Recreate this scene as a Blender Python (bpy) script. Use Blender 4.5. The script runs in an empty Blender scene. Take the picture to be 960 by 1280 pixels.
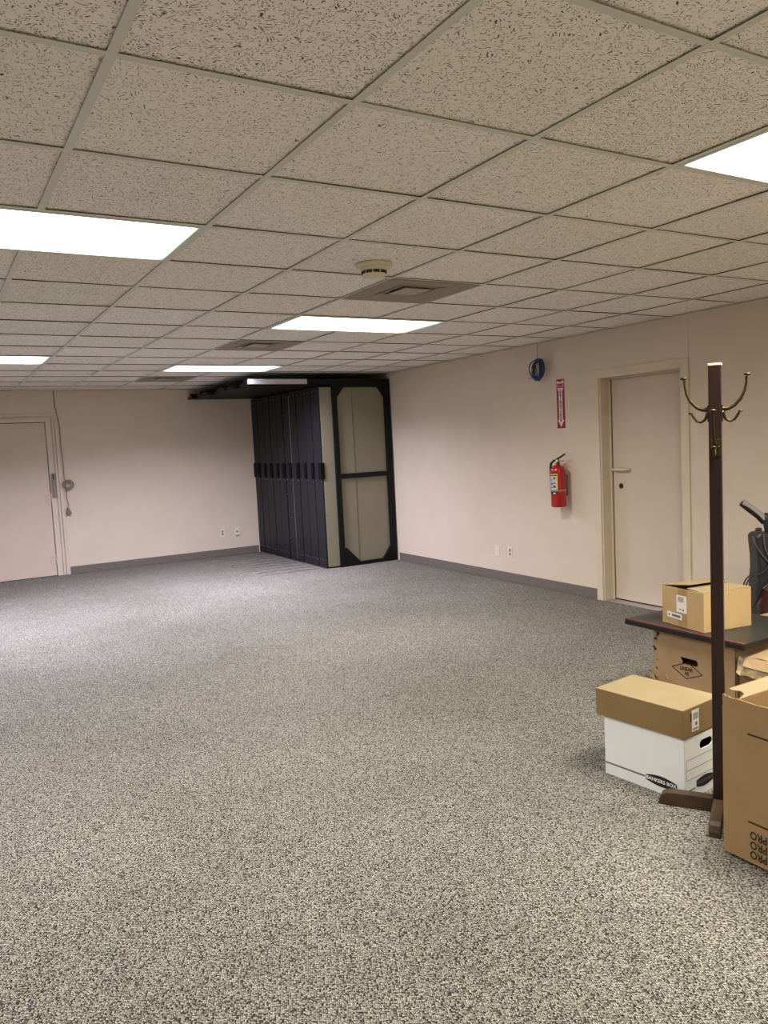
import bpy, bmesh, math, random
from mathutils import Vector, Matrix
C = bpy.context.scene.collection
random.seed(7)
PI = math.pi
# ------------------------------------------------------------------ geometry helper
class MB:
    def __init__(s): s.v = []; s.f = []; s.m = []; s.sm = []
    def add(s, vs, fs, mi=0, smooth=False):
        b = len(s.v); s.v += [tuple(v) for v in vs]
        for f in fs: s.f.append(tuple(b+i for i in f)); s.m.append(mi); s.sm.append(smooth)
        return s
    def bb(s, x0, x1, y0, y1, z0, z1, mi=0, M=None):
        vs = [Vector(p) for p in ((x0,y0,z0),(x1,y0,z0),(x1,y1,z0),(x0,y1,z0),(x0,y0,z1),(x1,y0,z1),(x1,y1,z1),(x0,y1,z1))]
        if M: vs = [M@v for v in vs]
        return s.add(vs, ((3,2,1,0),(4,5,6,7),(0,1,5,4),(1,2,6,5),(2,3,7,6),(3,0,4,7)), mi)
    def prism(s, poly, O, U, V, N, d, mi=0):      # 2d outline in frame O,U,V pushed along N by d
        O=Vector(O);U=Vector(U);V=Vector(V);N=Vector(N);n=len(poly)
        a=[O+U*p[0]+V*p[1] for p in poly]; b=[q+N*d for q in a]
        fs=[tuple(range(n)),tuple(range(2*n-1,n-1,-1))]+[(i,n+i,n+(i+1)%n,(i+1)%n) for i in range(n)]
        return s.add(a+b, fs, mi)
    def quad(s, a,b,c,d, mi=0): return s.add([a,b,c,d],[(0,1,2,3)],mi)
    def tube(s, pts, r, n=8, mi=0, closed=False):
        pts=[Vector(p) for p in pts]; k=len(pts)
        rs = r if isinstance(r,(list,tuple)) else [r]*k
        ref=None; rings=[]
        for i,p in enumerate(pts):
            if closed: t=pts[(i+1)%k]-pts[i-1]
            else: t=pts[min(i+1,k-1)]-pts[max(i-1,0)]
            t.normalize()
            if ref is None:
                ref=Vector((0,0,1)) if abs(t.z)<.9 else Vector((1,0,0))
                ref=(ref-t*ref.dot(t)).normalized()
            else:
                ref=(ref-t*ref.dot(t)).normalized()
            b=t.cross(ref)
            rings.append([p+(ref*math.cos(2*PI*j/n)+b*math.sin(2*PI*j/n))*rs[i] for j in range(n)])
        vs=[v for q in rings for v in q]; fs=[]
        for i in range(k if closed else k-1):
            for j in range(n):
                a=i*n; c=((i+1)%k)*n
                fs.append((a+j,a+(j+1)%n,c+(j+1)%n,c+j))
        s.add(vs,fs,mi,True)
        if not closed:
            s.add(rings[0],[tuple(range(n-1,-1,-1))],mi); s.add(rings[-1],[tuple(range(n))],mi)
        return s
    def lathe(s, prof, O=(0,0,0), n=32, mi=0, M=None):
        O=Vector(O); vs=[]
        for r,z in prof:
            for j in range(n):
                v=Vector((r*math.cos(2*PI*j/n),r*math.sin(2*PI*j/n),z))
                if M: v=M@v
                vs.append(O+v)
        fs=[(i*n+j,i*n+(j+1)%n,(i+1)*n+(j+1)%n,(i+1)*n+j) for i in range(len(prof)-1) for j in range(n)]
        s.add(vs,fs,mi,True)
        s.add(vs[:n],[tuple(range(n-1,-1,-1))],mi); s.add(vs[-n:],[tuple(range(n))],mi)
        return s
    def build(s, name, mats, parent=None, bevel=0, loc=None, rotz=0):
        me=bpy.data.meshes.new(name); me.from_pydata(s.v,[],s.f)
        if not isinstance(mats,(list,tuple)): mats=[mats]
        for m in mats: me.materials.append(m)
        for p,mi,sm in zip(me.polygons,s.m,s.sm): p.material_index=mi; p.use_smooth=sm
        bm=bmesh.new(); bm.from_mesh(me); bmesh.ops.remove_doubles(bm,verts=bm.verts,dist=1e-6) if not any(s.sm) else None
        bmesh.ops.recalc_face_normals(bm,faces=bm.faces); bm.to_mesh(me); bm.free(); me.update()
        o=bpy.data.objects.new(name,me); C.objects.link(o)
        if parent: o.parent=parent
        if loc: o.location=loc
        o.rotation_euler=(0,0,rotz)
        if bevel:
            b=o.modifiers.new('bevel','BEVEL'); b.width=bevel; b.segments=2; b.limit_method='ANGLE'; b.angle_limit=.6
        return o
def thing(name, label, cat, loc=(0,0,0), rotz=0, group=None):
    o=bpy.data.objects.new(name,None); C.objects.link(o); o.location=loc; o.rotation_euler=(0,0,rotz)
    o.empty_display_size=.05
    return tag(o,label,cat,group)
_shared={}
def stud(name,r,h,loc,axis,m,parent):
    k=(name,r,h,axis,m.name)
    if k not in _shared:
        R={'-X':Matrix.Rotation(-PI/2,4,'Y'),'-Y':Matrix.Rotation(PI/2,4,'X')}[axis]
        _shared[k]=MB().lathe([(.001,0),(r,0),(r*.7,h)],(0,0,0),8,0,R).build(name,m,parent,loc=loc); return _shared[k]
    o=_shared[k].copy(); C.objects.link(o); o.parent=parent; o.location=loc; return o
def tag(o,label,cat,group=None):
    o['label']=label; o['category']=cat
    if group: o['group']=group
    return o
def struct(o): o['kind']='structure'; return o
def text_mesh(body, size, O, U, V, N, mat, name, parent, depth=.0006, align='CENTER', bold=0, sx=1, spacing=1.0, line=1.0):
    cu=bpy.data.curves.new('t','FONT'); cu.body=body; cu.size=size; cu.align_x=align; cu.align_y='CENTER'
    cu.offset=bold; cu.space_character=spacing; cu.space_line=line; cu.resolution_u=3
    to=bpy.data.objects.new('t',cu); C.objects.link(to)
    dg=bpy.context.evaluated_depsgraph_get()
    me=bpy.data.meshes.new_from_object(to.evaluated_get(dg))
    bpy.data.objects.remove(to)
    O=Vector(O);U=Vector(U);V=Vector(V);N=Vector(N)
    for v in me.vertices: v.co=O+U*(v.co.x*sx)+V*v.co.y+N*depth
    me.materials.clear(); me.materials.append(mat); me.name=name
    o=bpy.data.objects.new(name,me); C.objects.link(o)
    if parent: o.parent=parent
    return o

# ------------------------------------------------------------------ materials
def L(c): # srgb 0-255 -> linear
    return tuple(((x/255)/12.92 if x/255<=.04045 else ((x/255+.055)/1.055)**2.4) for x in c)+(1,)
def mat(name, col, rough=.6, metal=0, spec=.5, noise=0, nscale=20, bump=0, bscale=200, bdist=.001, stretch=(1,1,1), coat=0):
    m=bpy.data.materials.new(name); m.use_nodes=True; nt=m.node_tree; N=nt.nodes; K=nt.links
    b=N['Principled BSDF']; b.inputs['Roughness'].default_value=rough; b.inputs['Metallic'].default_value=metal
    b.inputs['Specular IOR Level'].default_value=spec; b.inputs['Coat Weight'].default_value=coat
    c=L(col); b.inputs['Base Color'].default_value=c
    tc=N.new('ShaderNodeTexCoord'); mp=N.new('ShaderNodeMapping'); mp.inputs['Scale'].default_value=stretch
    K.new(tc.outputs['Object'],mp.inputs['Vector'])
    if noise:
        n=N.new('ShaderNodeTexNoise'); n.inputs['Scale'].default_value=nscale; n.inputs['Detail'].default_value=4
        K.new(mp.outputs[0],n.inputs['Vector'])
        r=N.new('ShaderNodeValToRGB'); r.color_ramp.elements[0].position=.3; r.color_ramp.elements[1].position=.7
        r.color_ramp.elements[0].color=tuple(x*(1-noise) for x in c[:3])+(1,); r.color_ramp.elements[1].color=tuple(min(1,x*(1+noise)) for x in c[:3])+(1,)
        K.new(n.outputs['Fac'],r.inputs['Fac']); K.new(r.outputs['Color'],b.inputs['Base Color'])
    if bump:
        n=N.new('ShaderNodeTexNoise'); n.inputs['Scale'].default_value=bscale; n.inputs['Detail'].default_value=3
        K.new(mp.outputs[0],n.inputs['Vector'])
        bp=N.new('ShaderNodeBump'); bp.inputs['Strength'].default_value=bump; bp.inputs['Distance'].default_value=bdist
        K.new(n.outputs['Fac'],bp.inputs['Height']); K.new(bp.outputs[0],b.inputs['Normal'])
    return m
def emit(name,col,s):
    m=bpy.data.materials.new(name); m.use_nodes=True; nt=m.node_tree
    b=nt.nodes['Principled BSDF']; b.inputs['Base Color'].default_value=(.8,.8,.8,1)
    b.inputs['Emission Color'].default_value=col; b.inputs['Emission Strength'].default_value=s
    return m, nt, b
S=.6096; GX=-.1763; GY=1.2296; CZ=2.4108; XR=5.22; YB=10.95; XL=-4.45; YR=-3.6

M_wall=mat('wallcovering',(218,203,185),.75,noise=.025,nscale=3,bump=.25,bscale=350,bdist=.0012)
M_door=mat('painted_door',(210,193,176),.55,noise=.03,nscale=4,bump=.08,bscale=150)
M_trim=mat('warm_lit_trim',(216,202,178),.5,noise=.04,nscale=6)  # yellower than the back door trim: warm light put into the colour
M_trim2=mat('back_door_trim',(214,199,184),.5,noise=.03,nscale=6)
M_base=mat('vinyl_base',(112,104,98),.55,noise=.05)
M_grid=mat('ceiling_grid_paint',(216,216,202),.5)
M_web=mat('grid_web',(90,86,80),.6)  # darker than the grid paint, shade above the flanges painted in
M_dark=mat('black_plastic',(22,22,24),.45)
M_white=mat('white_plastic',(226,220,208),.4)
M_slot=mat('slot_dark',(40,34,30),.6)
M_steel=mat('brushed_steel',(175,172,165),.35,metal=1)
M_brass=mat('antique_brass',(78,68,48),.5,metal=1)
M_wood=mat('dark_stained_wood',(40,19,14),.4,noise=.25,nscale=14,stretch=(1,1,.08),coat=.1)
M_foot=mat('worn_brown_wood',(70,51,33),.5,noise=.2,nscale=12,stretch=(1,1,1),bump=.1,bscale=60)
M_ink=mat('black_ink',(28,20,16),.7)
M_inkb=mat('brown_black_ink',(48,26,16),.7)
M_grey_ink=mat('grey_ink',(96,100,108),.7)
M_paper=mat('label_paper',(232,228,222),.55)
M_rackface=mat('dark_blue_laminate',(29,28,34),.5,spec=.3,noise=.06,nscale=10,stretch=(1,1,.2))
M_rackblack=mat('black_powder_coat',(11,11,13),.55,spec=.25)
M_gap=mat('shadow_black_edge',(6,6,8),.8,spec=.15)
M_olive=mat('olive_painted_sheet',(136,130,110),.55,noise=.04,nscale=3)
M_alu=mat('aluminium',(200,200,205),.3,metal=1)
M_red=mat('red_enamel',(168,8,18),.25,coat=.5)
M_card=mat('kraft_cardboard',(188,158,112),.8,noise=.05,nscale=9,bump=.12,bscale=90)
M_card2=mat('pale_kraft_cardboard',(156,139,102),.8,noise=.05,nscale=7,bump=.1,bscale=90)
M_card3=mat('dusty_cardboard',(162,135,101),.85,noise=.1,nscale=5,bump=.2,bscale=40)
M_card4=mat('brown_cardboard',(160,131,90),.8,noise=.05,nscale=6,bump=.1,bscale=90)
M_card5=mat('darker_carton_board',(140,115,74),.8,noise=.05,nscale=6)
M_cardin=mat('cardboard_inside',(146,131,98),.85,noise=.06,nscale=9)
M_tape=mat('packing_tape',(168,138,92),.3,noise=.04)
M_cleartape=mat('clear_wrinkled_tape',(190,168,130),.18,noise=.15,nscale=40,bump=.8,bscale=60,bdist=.006)
M_fbox=mat('white_file_box_board',(244,247,248),.6,noise=.01)

def carpet():
    m=bpy.data.materials.new('loop_carpet'); m.use_nodes=True; nt=m.node_tree; N=nt.nodes; K=nt.links
    b=N['Principled BSDF']; b.inputs['Roughness'].default_value=.95; b.inputs['Specular IOR Level'].default_value=.15
    tc=N.new('ShaderNodeTexCoord'); mp=N.new('ShaderNodeMapping'); mp.inputs['Rotation'].default_value=(0,0,.5)
    mp.inputs['Scale'].default_value=(185,155,100); K.new(tc.outputs['Object'],mp.inputs['Vector'])
    v=N.new('ShaderNodeTexVoronoi'); v.voronoi_dimensions='2D'; v.inputs['Scale'].default_value=1; v.inputs['Randomness'].default_value=.6
    K.new(mp.outputs[0],v.inputs['Vector'])
    sep=N.new('ShaderNodeSeparateColor'); K.new(v.outputs['Color'],sep.inputs[0])
    r=N.new('ShaderNodeValToRGB'); e=r.color_ramp.elements
    e[0].position=0; e[0].color=L((72,69,63)); e[1].position=1; e[1].color=L((198,195,184))
    for p,c in ((.12,(97,93,86)),(.25,(139,136,127)),(.6,(159,156,147)),(.85,(181,178,167))):
        x=r.color_ramp.elements.new(p); x.color=L(c)
    K.new(sep.outputs[0],r.inputs['Fac'])
    dr=N.new('ShaderNodeMapRange'); dr.inputs['From Min'].default_value=.3; dr.inputs['From Max'].default_value=.65
    dr.inputs['To Min'].default_value=1.0; dr.inputs['To Max'].default_value=.05; K.new(v.outputs['Distance'],dr.inputs['Value'])
    mx=N.new('ShaderNodeMix'); mx.data_type='RGBA'; mx.blend_type='MULTIPLY'; mx.inputs['Factor'].default_value=1
    K.new(r.outputs['Color'],mx.inputs['A']); K.new(dr.outputs[0],mx.inputs['B'])
    # traffic wear / stains
    n=N.new('ShaderNodeTexNoise'); n.inputs['Scale'].default_value=.9; n.inputs['Detail'].default_value=5; n.inputs['Roughness'].default_value=.6
    K.new(tc.outputs['Object'],n.inputs['Vector'])
    r2=N.new('ShaderNodeValToRGB'); r2.color_ramp.elements[0].position=.3; r2.color_ramp.elements[0].color=(.8,.79,.77,1)
    r2.color_ramp.elements[1].position=.62; r2.color_ramp.elements[1].color=(1.0,1.0,1.0,1); K.new(n.outputs['Fac'],r2.inputs['Fac'])
    m2=N.new('ShaderNodeMix'); m2.data_type='RGBA'; m2.blend_type='MULTIPLY'; m2.inputs['Factor'].default_value=1
    K.new(mx.outputs['Result'],m2.inputs['A']); K.new(r2.outputs['Color'],m2.inputs['B']); K.new(m2.outputs['Result'],b.inputs['Base Color'])
    bp=N.new('ShaderNodeBump'); bp.inputs['Strength'].default_value=.7; bp.inputs['Distance'].default_value=.004; bp.invert=True
    K.new(v.outputs['Distance'],bp.inputs['Height']); K.new(bp.outputs[0],b.inputs['Normal'])
    return m
def tile_mat():
    m=bpy.data.materials.new('fissured_tile'); m.use_nodes=True; nt=m.node_tree; N=nt.nodes; K=nt.links
    b=N['Principled BSDF']; b.inputs['Roughness'].default_value=.9; b.inputs['Specular IOR Level'].default_value=.2
    tc=N.new('ShaderNodeTexCoord')
    # tile index random
    mp=N.new('ShaderNodeMapping'); mp.inputs['Location'].default_value=(-GX/S,-GY/S,0); mp.inputs['Scale'].default_value=(1/S,1/S,0)
    K.new(tc.outputs['Object'],mp.inputs['Vector'])
    fl=N.new('ShaderNodeVectorMath'); fl.operation='FLOOR'; K.new(mp.outputs[0],fl.inputs[0])
    wn=N.new('ShaderNodeTexWhiteNoise'); wn.noise_dimensions='2D'; K.new(fl.outputs[0],wn.inputs['Vector'])
    sp=N.new('ShaderNodeSeparateColor'); K.new(wn.outputs['Color'],sp.inputs[0])
    # distorted coordinates
    dn=N.new('ShaderNodeTexNoise'); dn.inputs['Scale'].default_value=26; dn.inputs['Detail'].default_value=1; K.new(tc.outputs['Object'],dn.inputs['Vector'])
    sub=N.new('ShaderNodeVectorMath'); sub.operation='SUBTRACT'; sub.inputs[1].default_value=(.5,.5,.5); K.new(dn.outputs['Color'],sub.inputs[0])
    sc=N.new('ShaderNodeVectorMath'); sc.operation='SCALE'; sc.inputs['Scale'].default_value=.05; K.new(sub.outputs[0],sc.inputs[0])
    ad=N.new('ShaderNodeVectorMath'); ad.operation='ADD'; K.new(tc.outputs['Object'],ad.inputs[0]); K.new(sc.outputs[0],ad.inputs[1])
    def layer(scale,thr,keep):
        q=N.new('ShaderNodeMapping'); q.inputs['Scale'].default_value=scale; K.new(ad.outputs[0],q.inputs['Vector'])
        v=N.new('ShaderNodeTexVoronoi'); v.voronoi_dimensions='2D'; v.inputs['Scale'].default_value=1; K.new(q.outputs[0],v.inputs['Vector'])
        s2=N.new('ShaderNodeSeparateColor'); K.new(v.outputs['Color'],s2.inputs[0])
        a=N.new('ShaderNodeMapRange'); a.inputs['From Min'].default_value=thr-.08; a.inputs['From Max'].default_value=thr+.05
        a.inputs['To Min'].default_value=1; a.inputs['To Max'].default_value=0; K.new(v.outputs['Distance'],a.inputs['Value'])
        k=N.new('ShaderNodeMath'); k.operation='LESS_THAN'
        if keep is None:
            kk=N.new('ShaderNodeMapRange'); kk.inputs['To Min'].default_value=.15; kk.inputs['To Max'].default_value=.5; K.new(sp.outputs[1],kk.inputs['Value']); K.new(kk.outputs[0],k.inputs[1])
        else: k.inputs[1].default_value=keep
        K.new(s2.outputs[0],k.inputs[0])
        mu=N.new('ShaderNodeMath'); mu.operation='MULTIPLY'; K.new(a.outputs[0],mu.inputs[0]); K.new(k.outputs[0],mu.inputs[1]); return mu
    f1=layer((76,190,1),.25,None); f2=layer((175,78,1),.22,.24); f3=layer((240,240,1),.2,.25)
    mxa=N.new('ShaderNodeMath'); mxa.operation='MAXIMUM'; K.new(f1.outputs[0],mxa.inputs[0]); K.new(f2.outputs[0],mxa.inputs[1])
    mxb=N.new('ShaderNodeMath'); mxb.operation='MAXIMUM'; K.new(mxa.outputs[0],mxb.inputs[0]); K.new(f3.outputs[0],mxb.inputs[1])
    base=N.new('ShaderNodeValToRGB'); base.color_ramp.elements[0].color=L((246,240,230)); base.color_ramp.elements[1].color=L((252,245,238))
    K.new(sp.outputs[0],base.inputs['Fac'])
    mx=N.new('ShaderNodeMix'); mx.data_type='RGBA'; K.new(mxb.outputs[0],mx.inputs['Factor']); K.new(base.outputs['Color'],mx.inputs['A'])
    mx.inputs['B'].default_value=L((104,84,68)); K.new(mx.outputs['Result'],b.inputs['Base Color'])
    bp=N.new('ShaderNodeBump'); bp.inputs['Strength'].default_value=.5; bp.inputs['Distance'].default_value=.002; bp.invert=True
    K.new(mxb.outputs[0],bp.inputs['Height']); K.new(bp.outputs[0],b.inputs['Normal'])
    return m
M_carpet=carpet(); M_tile=tile_mat()

# ------------------------------------------------------------------ room shell
struct(MB().bb(XL-.2,XR+.6,YR-.2,YB+.3,-.1,0).build('floor',M_carpet))
W=MB()  # right wall with door opening y 4.18..5.06, z 0..2.0
W.bb(XR,XR+.2,YR,4.18,0,CZ+.15).bb(XR,XR+.2,5.06,YB+.2,0,CZ+.15).bb(XR,XR+.2,4.18,5.06,2.02,CZ+.15)
struct(W.build('wall_right',M_wall))
W=MB(); W.bb(XL,.43,YB,YB+.2,0,CZ+.15).bb(1.45,XR,YB,YB+.2,0,CZ+.15).bb(.43,1.45,YB,YB+.2,2.04,CZ+.15)
struct(W.build('wall_back',M_wall))
struct(MB().bb(XL-.2,XL,YR,YB+.2,0,CZ+.15).build('wall_left',M_wall))
struct(MB().bb(XL-.2,XR+.2,YR-.2,YR,0,CZ+.15).build('wall_front',M_wall))
# raised wall panel over the right-hand door (visible seams)
struct(MB().bb(XR-.004,XR,4.115,5.13,2.075,CZ).build('trim_1',M_wall))
# baseboards
struct(MB().bb(XR-.008,XR,5.135,8.60,0,.1).build('baseboard_right',M_base,bevel=.003))
struct(MB().bb(XR-.008,XR,YR,4.1,0,.1).build('baseboard_right',M_base,bevel=.003))
struct(MB().bb(1.545,4.19,YB-.008,YB,0,.1).build('baseboard_back',M_base,bevel=.003))
struct(MB().bb(XL,XL+.008,YR,YB,0,.1).build('baseboard_left',M_base,bevel=.003))

# ------------------------------------------------------------------ ceiling
lights=[(0,3),(4,0),(4,6),(0,10),(4,11),(0,-4),(4,-5),(-4,6),(-4,-1)]  # unseen left and rear troffers added for light, rear-right one inferred from lit faces
vents=[(4,4),(4,8),(4,13)]
skip=set()
for c,r in lights: skip|={(c,r),(c+1,r)}
for v in vents: skip.add(v)
T=MB()
for c in range(-7,9):
    for r in range(-8,16):
        if (c,r) in skip: continue
        x0=GX+c*S; x1=min(x0+S,XR); y0=max(GY+r*S,YR); y1=min(GY+(r+1)*S,YB); x0=max(x0,XL)
        z=[CZ+.004+random.random()*.003 for _ in range(4)]
        e=.0015
        T.add([(x0+e,y0+e,z[0]),(x1-e,y0+e,z[1]),(x1-e,y1-e,z[2]),(x0+e,y1-e,z[3]),
               (x0+e,y0+e,z[0]+.016),(x1-e,y0+e,z[1]+.016),(x1-e,y1-e,z[2]+.016),(x0+e,y1-e,z[3]+.016)],
              ((3,2,1,0),(4,5,6,7),(0,1,5,4),(1,2,6,5),(2,3,7,6),(3,0,4,7)))
ceil=struct(T.build('ceiling',M_tile))
G=MB(); Wb=MB(); hw=.012
for c in range(-7,9):
    x=GX+c*S
    if x<XL+.05: continue
    segs=[]; y=YR; cuts=[]
    for lc,lr in lights:
        if c==lc+1: cuts.append((GY+lr*S+hw,GY+(lr+1)*S-hw))
    for a,b in sorted(cuts):
        segs.append((y,a)); y=b
    segs.append((y,YB))
    for a,b in segs:
        G.bb(x-hw,x+hw,a,b,CZ-.0012,CZ); Wb.bb(x-.0012,x+.0012,a,b,CZ,CZ+.03)
for r in range(-8,16):
    y=GY+r*S
    if y<YR+.05: continue
    G.bb(XL,XR,y-hw,y+hw,CZ-.001,CZ+.0002); Wb.bb(XL,XR,y-.0012,y+.0012,CZ,CZ+.03)
G.bb(XR-.02,XR,YR,YB,CZ-.001,CZ).bb(XL,XR,YB-.02,YB,CZ-.001,CZ)
struct(G.build('trim_2',M_grid)); struct(Wb.build('trim_3',M_web))
struct(MB().bb(XL-.2,XR+.2,YR-.2,YB+.2,CZ+.15,CZ+.2).build('ceiling',M_web))

# light fixtures ----------------------------------------------------
def lens_mat(name,tint,s):
    m,nt,b=emit(name,tint,s); N=nt.nodes; K=nt.links
    tc=N.new('ShaderNodeTexCoord'); sx=N.new('ShaderNodeSeparateXYZ'); K.new(tc.outputs['Object'],sx.inputs[0])
    ab=N.new('ShaderNodeMath'); ab.operation='ABSOLUTE'; K.new(sx.outputs['X'],ab.inputs[0])
    mr=N.new('ShaderNodeMapRange'); mr.interpolation_type='SMOOTHSTEP'
    mr.inputs['From Min'].default_value=.49; mr.inputs['From Max'].default_value=.6
    mr.inputs['To Min'].default_value=s; mr.inputs['To Max'].default_value=s*.10; K.new(ab.outputs[0],mr.inputs['Value'])
    K.new(mr.outputs[0],b.inputs['Emission Strength'])
    m2=N.new('ShaderNodeMapRange'); m2.inputs['From Min'].default_value=.47; m2.inputs['From Max'].default_value=.56; K.new(ab.outputs[0],m2.inputs['Value'])
    mc=N.new('ShaderNodeMix'); mc.data_type='RGBA'; mc.inputs['A'].default_value=tint; mc.inputs['B'].default_value=(.72,1.0,.93,1)
    K.new(m2.outputs[0],mc.inputs['Factor']); K.new(mc.outputs['Result'],b.inputs['Emission Color'])
    mp=N.new('ShaderNodeMapping'); mp.inputs['Rotation'].default_value=(0,0,PI/4); K.new(tc.outputs['Object'],mp.inputs['Vector'])
    v=N.new('ShaderNodeTexVoronoi'); v.voronoi_dimensions='2D'; v.inputs['Scale'].default_value=110; v.inputs['Randomness'].default_value=0
    K.new(mp.outputs[0],v.inputs['Vector'])
    bp=N.new('ShaderNodeBump'); bp.inputs['Strength'].default_value=.6; bp.inputs['Distance'].default_value=.003
    K.new(v.outputs['Distance'],bp.inputs['Height']); K.new(bp.outputs[0],b.inputs['Normal'])
    return m
ES=5
PW={(0,3):23,(4,0):46,(4,6):24,(0,10):72,(4,11):64,(0,-4):22,(4,-5):75,(-4,6):34,(-4,-1):22}
PC={'warm':(1.0,.93,.79),'neutral':(1.0,.935,.87),'cool':(.90,.87,1.08)}
LM={'warm':lens_mat('lens_warm',(1.0,.96,.88,1),ES),'neutral':lens_mat('lens_neutral',(1.0,.96,.90,1),ES),'cool':lens_mat('lens_cool',(.98,.95,1.0,1),ES)}
M_frame=mat('fixture_white_steel',(214,214,206),.4)
LINFO={(0,3):('near fluorescent ceiling troffer at left edge above the open carpet','neutral'),
(4,0):('bright fluorescent ceiling troffer at upper right above the coat stand','warm'),
(4,6):('fluorescent ceiling troffer just beyond the nearest and largest ceiling vent','neutral'),
(0,10):('small distant fluorescent ceiling troffer at left above the left door','cool'),
(4,11):('most distant fluorescent ceiling troffer just before the dark sliding storage racks','cool'),
(0,-4):('added fluorescent ceiling troffer out of view behind the viewer left of centre','warm'),
(4,-5):('fluorescent ceiling troffer at the rear right of the room','warm'),
(-4,6):('added fluorescent ceiling troffer out of view far out at the left side','cool'),
(-4,-1):('added unseen fluorescent ceiling troffer nearest the left wall behind the viewer','neutral')}
for (c,r) in lights:
    lab,tone=LINFO[(c,r)]
    cx=GX+(c+1)*S; cy=GY+(r+.5)*S
    t=thing('ceiling_light',lab,'light',(cx,cy,CZ),0,'fluorescent ceiling troffers')
    f=MB(); a=.5*2*S-.011; b=.5*S-.011; w=.016
    f.bb(-a,a,-b,-b+w,-.003,.012).bb(-a,a,b-w,b,-.003,.012).bb(-a,-a+w,-b+w,b-w,-.003,.012).bb(a-w,a,-b+w,b-w,-.003,.012)
    f.build('fixture_frame',M_frame,t)
    MB().bb(-a+w,a-w,-b+w,b-w,.004,.008).build('diffuser',LM[tone],t)
    MB().bb(-a,a,-b,b,.012,.1).build('fixture_housing',M_frame,t)
    la=bpy.data.lights.new('fluorescent_tubes','AREA'); la.shape='RECTANGLE'; la.size=2*(a-w)-.15; la.size_y=2*(b-w)-.02
    la.energy=PW[(c,r)]; la.color=PC[tone]; la.spread=math.radians(164 if (c,r)==(4,0) else 150)
    lo_=bpy.data.objects.new('fluorescent_tubes',la); C.objects.link(lo_); lo_.parent=t; lo_.location=(0,0,-.002)
# vents -------------------------------------------------------------
M_v1=mat('dusty_grey_diffuser',(150,140,126),.7,noise=.08,nscale=12); M_v2=mat('diffuser_plate',(176,164,148),.65,noise=.05,nscale=12)
M_v3=mat('diffuser_dark_ring',(128,118,104),.8)
for (c,r),lab in zip(vents,('largest grey square ceiling air vent, right behind the round smoke detector','grey square ceiling air vent between two lit troffers, middle of three','farthest grey square ceiling air vent near the back wall')):
    cx=GX+(c+.5)*S; cy=GY+(r+.5)*S
    t=thing('ceiling_vent',lab,'vent',(cx,cy,CZ),0,'square ceiling air vents')
    h=.5*S-.004; f=MB()
    def ring(f,a,b,za,zb): # sloping square ring
        P=[(-a,-a,za),(a,-a,za),(a,a,za),(-a,a,za),(-b,-b,zb),(b,-b,zb),(b,b,zb),(-b,b,zb)]
        f.add(P,[(i,(i+1)%4,4+(i+1)%4,4+i) for i in range(4)])
    ring(f,h,h-.02,-.004,-.004); ring(f,h-.02,.155,-.004,.004); f.build('vent_frame',M_v1,t)
    k=MB(); ring(k,.155,.10,.007,.012); k.build('vent_throat',M_v3,t)
    q=MB(); ring(q,.150,.118,.001,.004); q.build('vent_louver',M_v1,t)
    MB().bb(-.090,.090,-.090,.090,-.002,.004).bb(-.01,.01,-.01,.01,.004,.04).build('vent_center_plate',M_v2,t,bevel=.002)
    MB().bb(-h+.01,h-.01,-h+.01,h-.01,.034,.1).build('vent_duct',M_v3,t)
# smoke detector ------------------------------------------------------
t=thing('smoke_detector','round cream smoke detector on the ceiling beside the nearest vent','smoke detector',(2.009,3.429,CZ))
MB().lathe([(.002,.006),(.090,.004),(.093,-.006),(.086,-.014)],n=40).build('detector_base',mat('cream_plastic',(222,212,186),.4),t)
MB().lathe([(.070,-.012),(.069,-.030),(.060,-.032),(.060,-.048),(.054,-.058),(.001,-.061)],n=40).build('detector_body',bpy.data.materials['cream_plastic'],t,)
q=MB()
for i in range(10):
    a=2*PI*i/10; M=Matrix.Rotation(a,4,'Z'); q.bb(.058,.0625,-.015,.015,-.047,-.034,0,M)
q.build('detector_vent_slots',M_slot,t)

# ------------------------------------------------------------------ right door
d=struct(MB().bb(XR+.118,XR+.16,4.215,5.025,.012,1.985).build('door_1',M_door,bevel=.002))
f=MB()
f.bb(XR-.014,XR,5.058,5.13,0,2.075).bb(XR-.014,XR,4.11,4.182,0,2.075).bb(XR-.014,XR,4.182,5.058,2.0,2.075)   # casing
f.bb(XR-.001,XR+.2,5.045,5.075,0,2.02).bb(XR-.001,XR+.2,4.165,4.195,0,2.02).bb(XR-.001,XR+.2,4.195,5.045,2.0,2.03)  # jamb
f.bb(XR+.095,XR+.112,5.028,5.046,0,2.0).bb(XR+.095,XR+.112,4.194,4.212,0,2.0).bb(XR+.095,XR+.112,4.21,5.03,1.985,2.0)  # stop
struct(f.build('door_frame',M_trim,bevel=.002))
struct(MB().bb(XR+.005,XR+.11,4.196,5.044,.0,.006).build('threshold',M_alu,bevel=.002))
struct(MB().bb(XR+.17,XR+.2,4.0,5.2,0,2.2).build('door_backing',M_slot))
MB().tube([(XR+.118,5.008,1.187),(XR+.085,5.002,1.187),(XR+.08,4.985,1.187),(XR+.08,4.845,1.187),(XR+.09,4.83,1.187),(XR+.118,4.83,1.187)],.011,8).build('door_handle',M_trim,d)
MB().lathe([(.001,0),(.022,0),(.024,.006),(.012,.012),(.001,.012)],(XR+.118,4.935,1.04),20,0,Matrix.Rotation(-PI/2,4,'Y')).build('door_lock',M_inkb,d)
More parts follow.
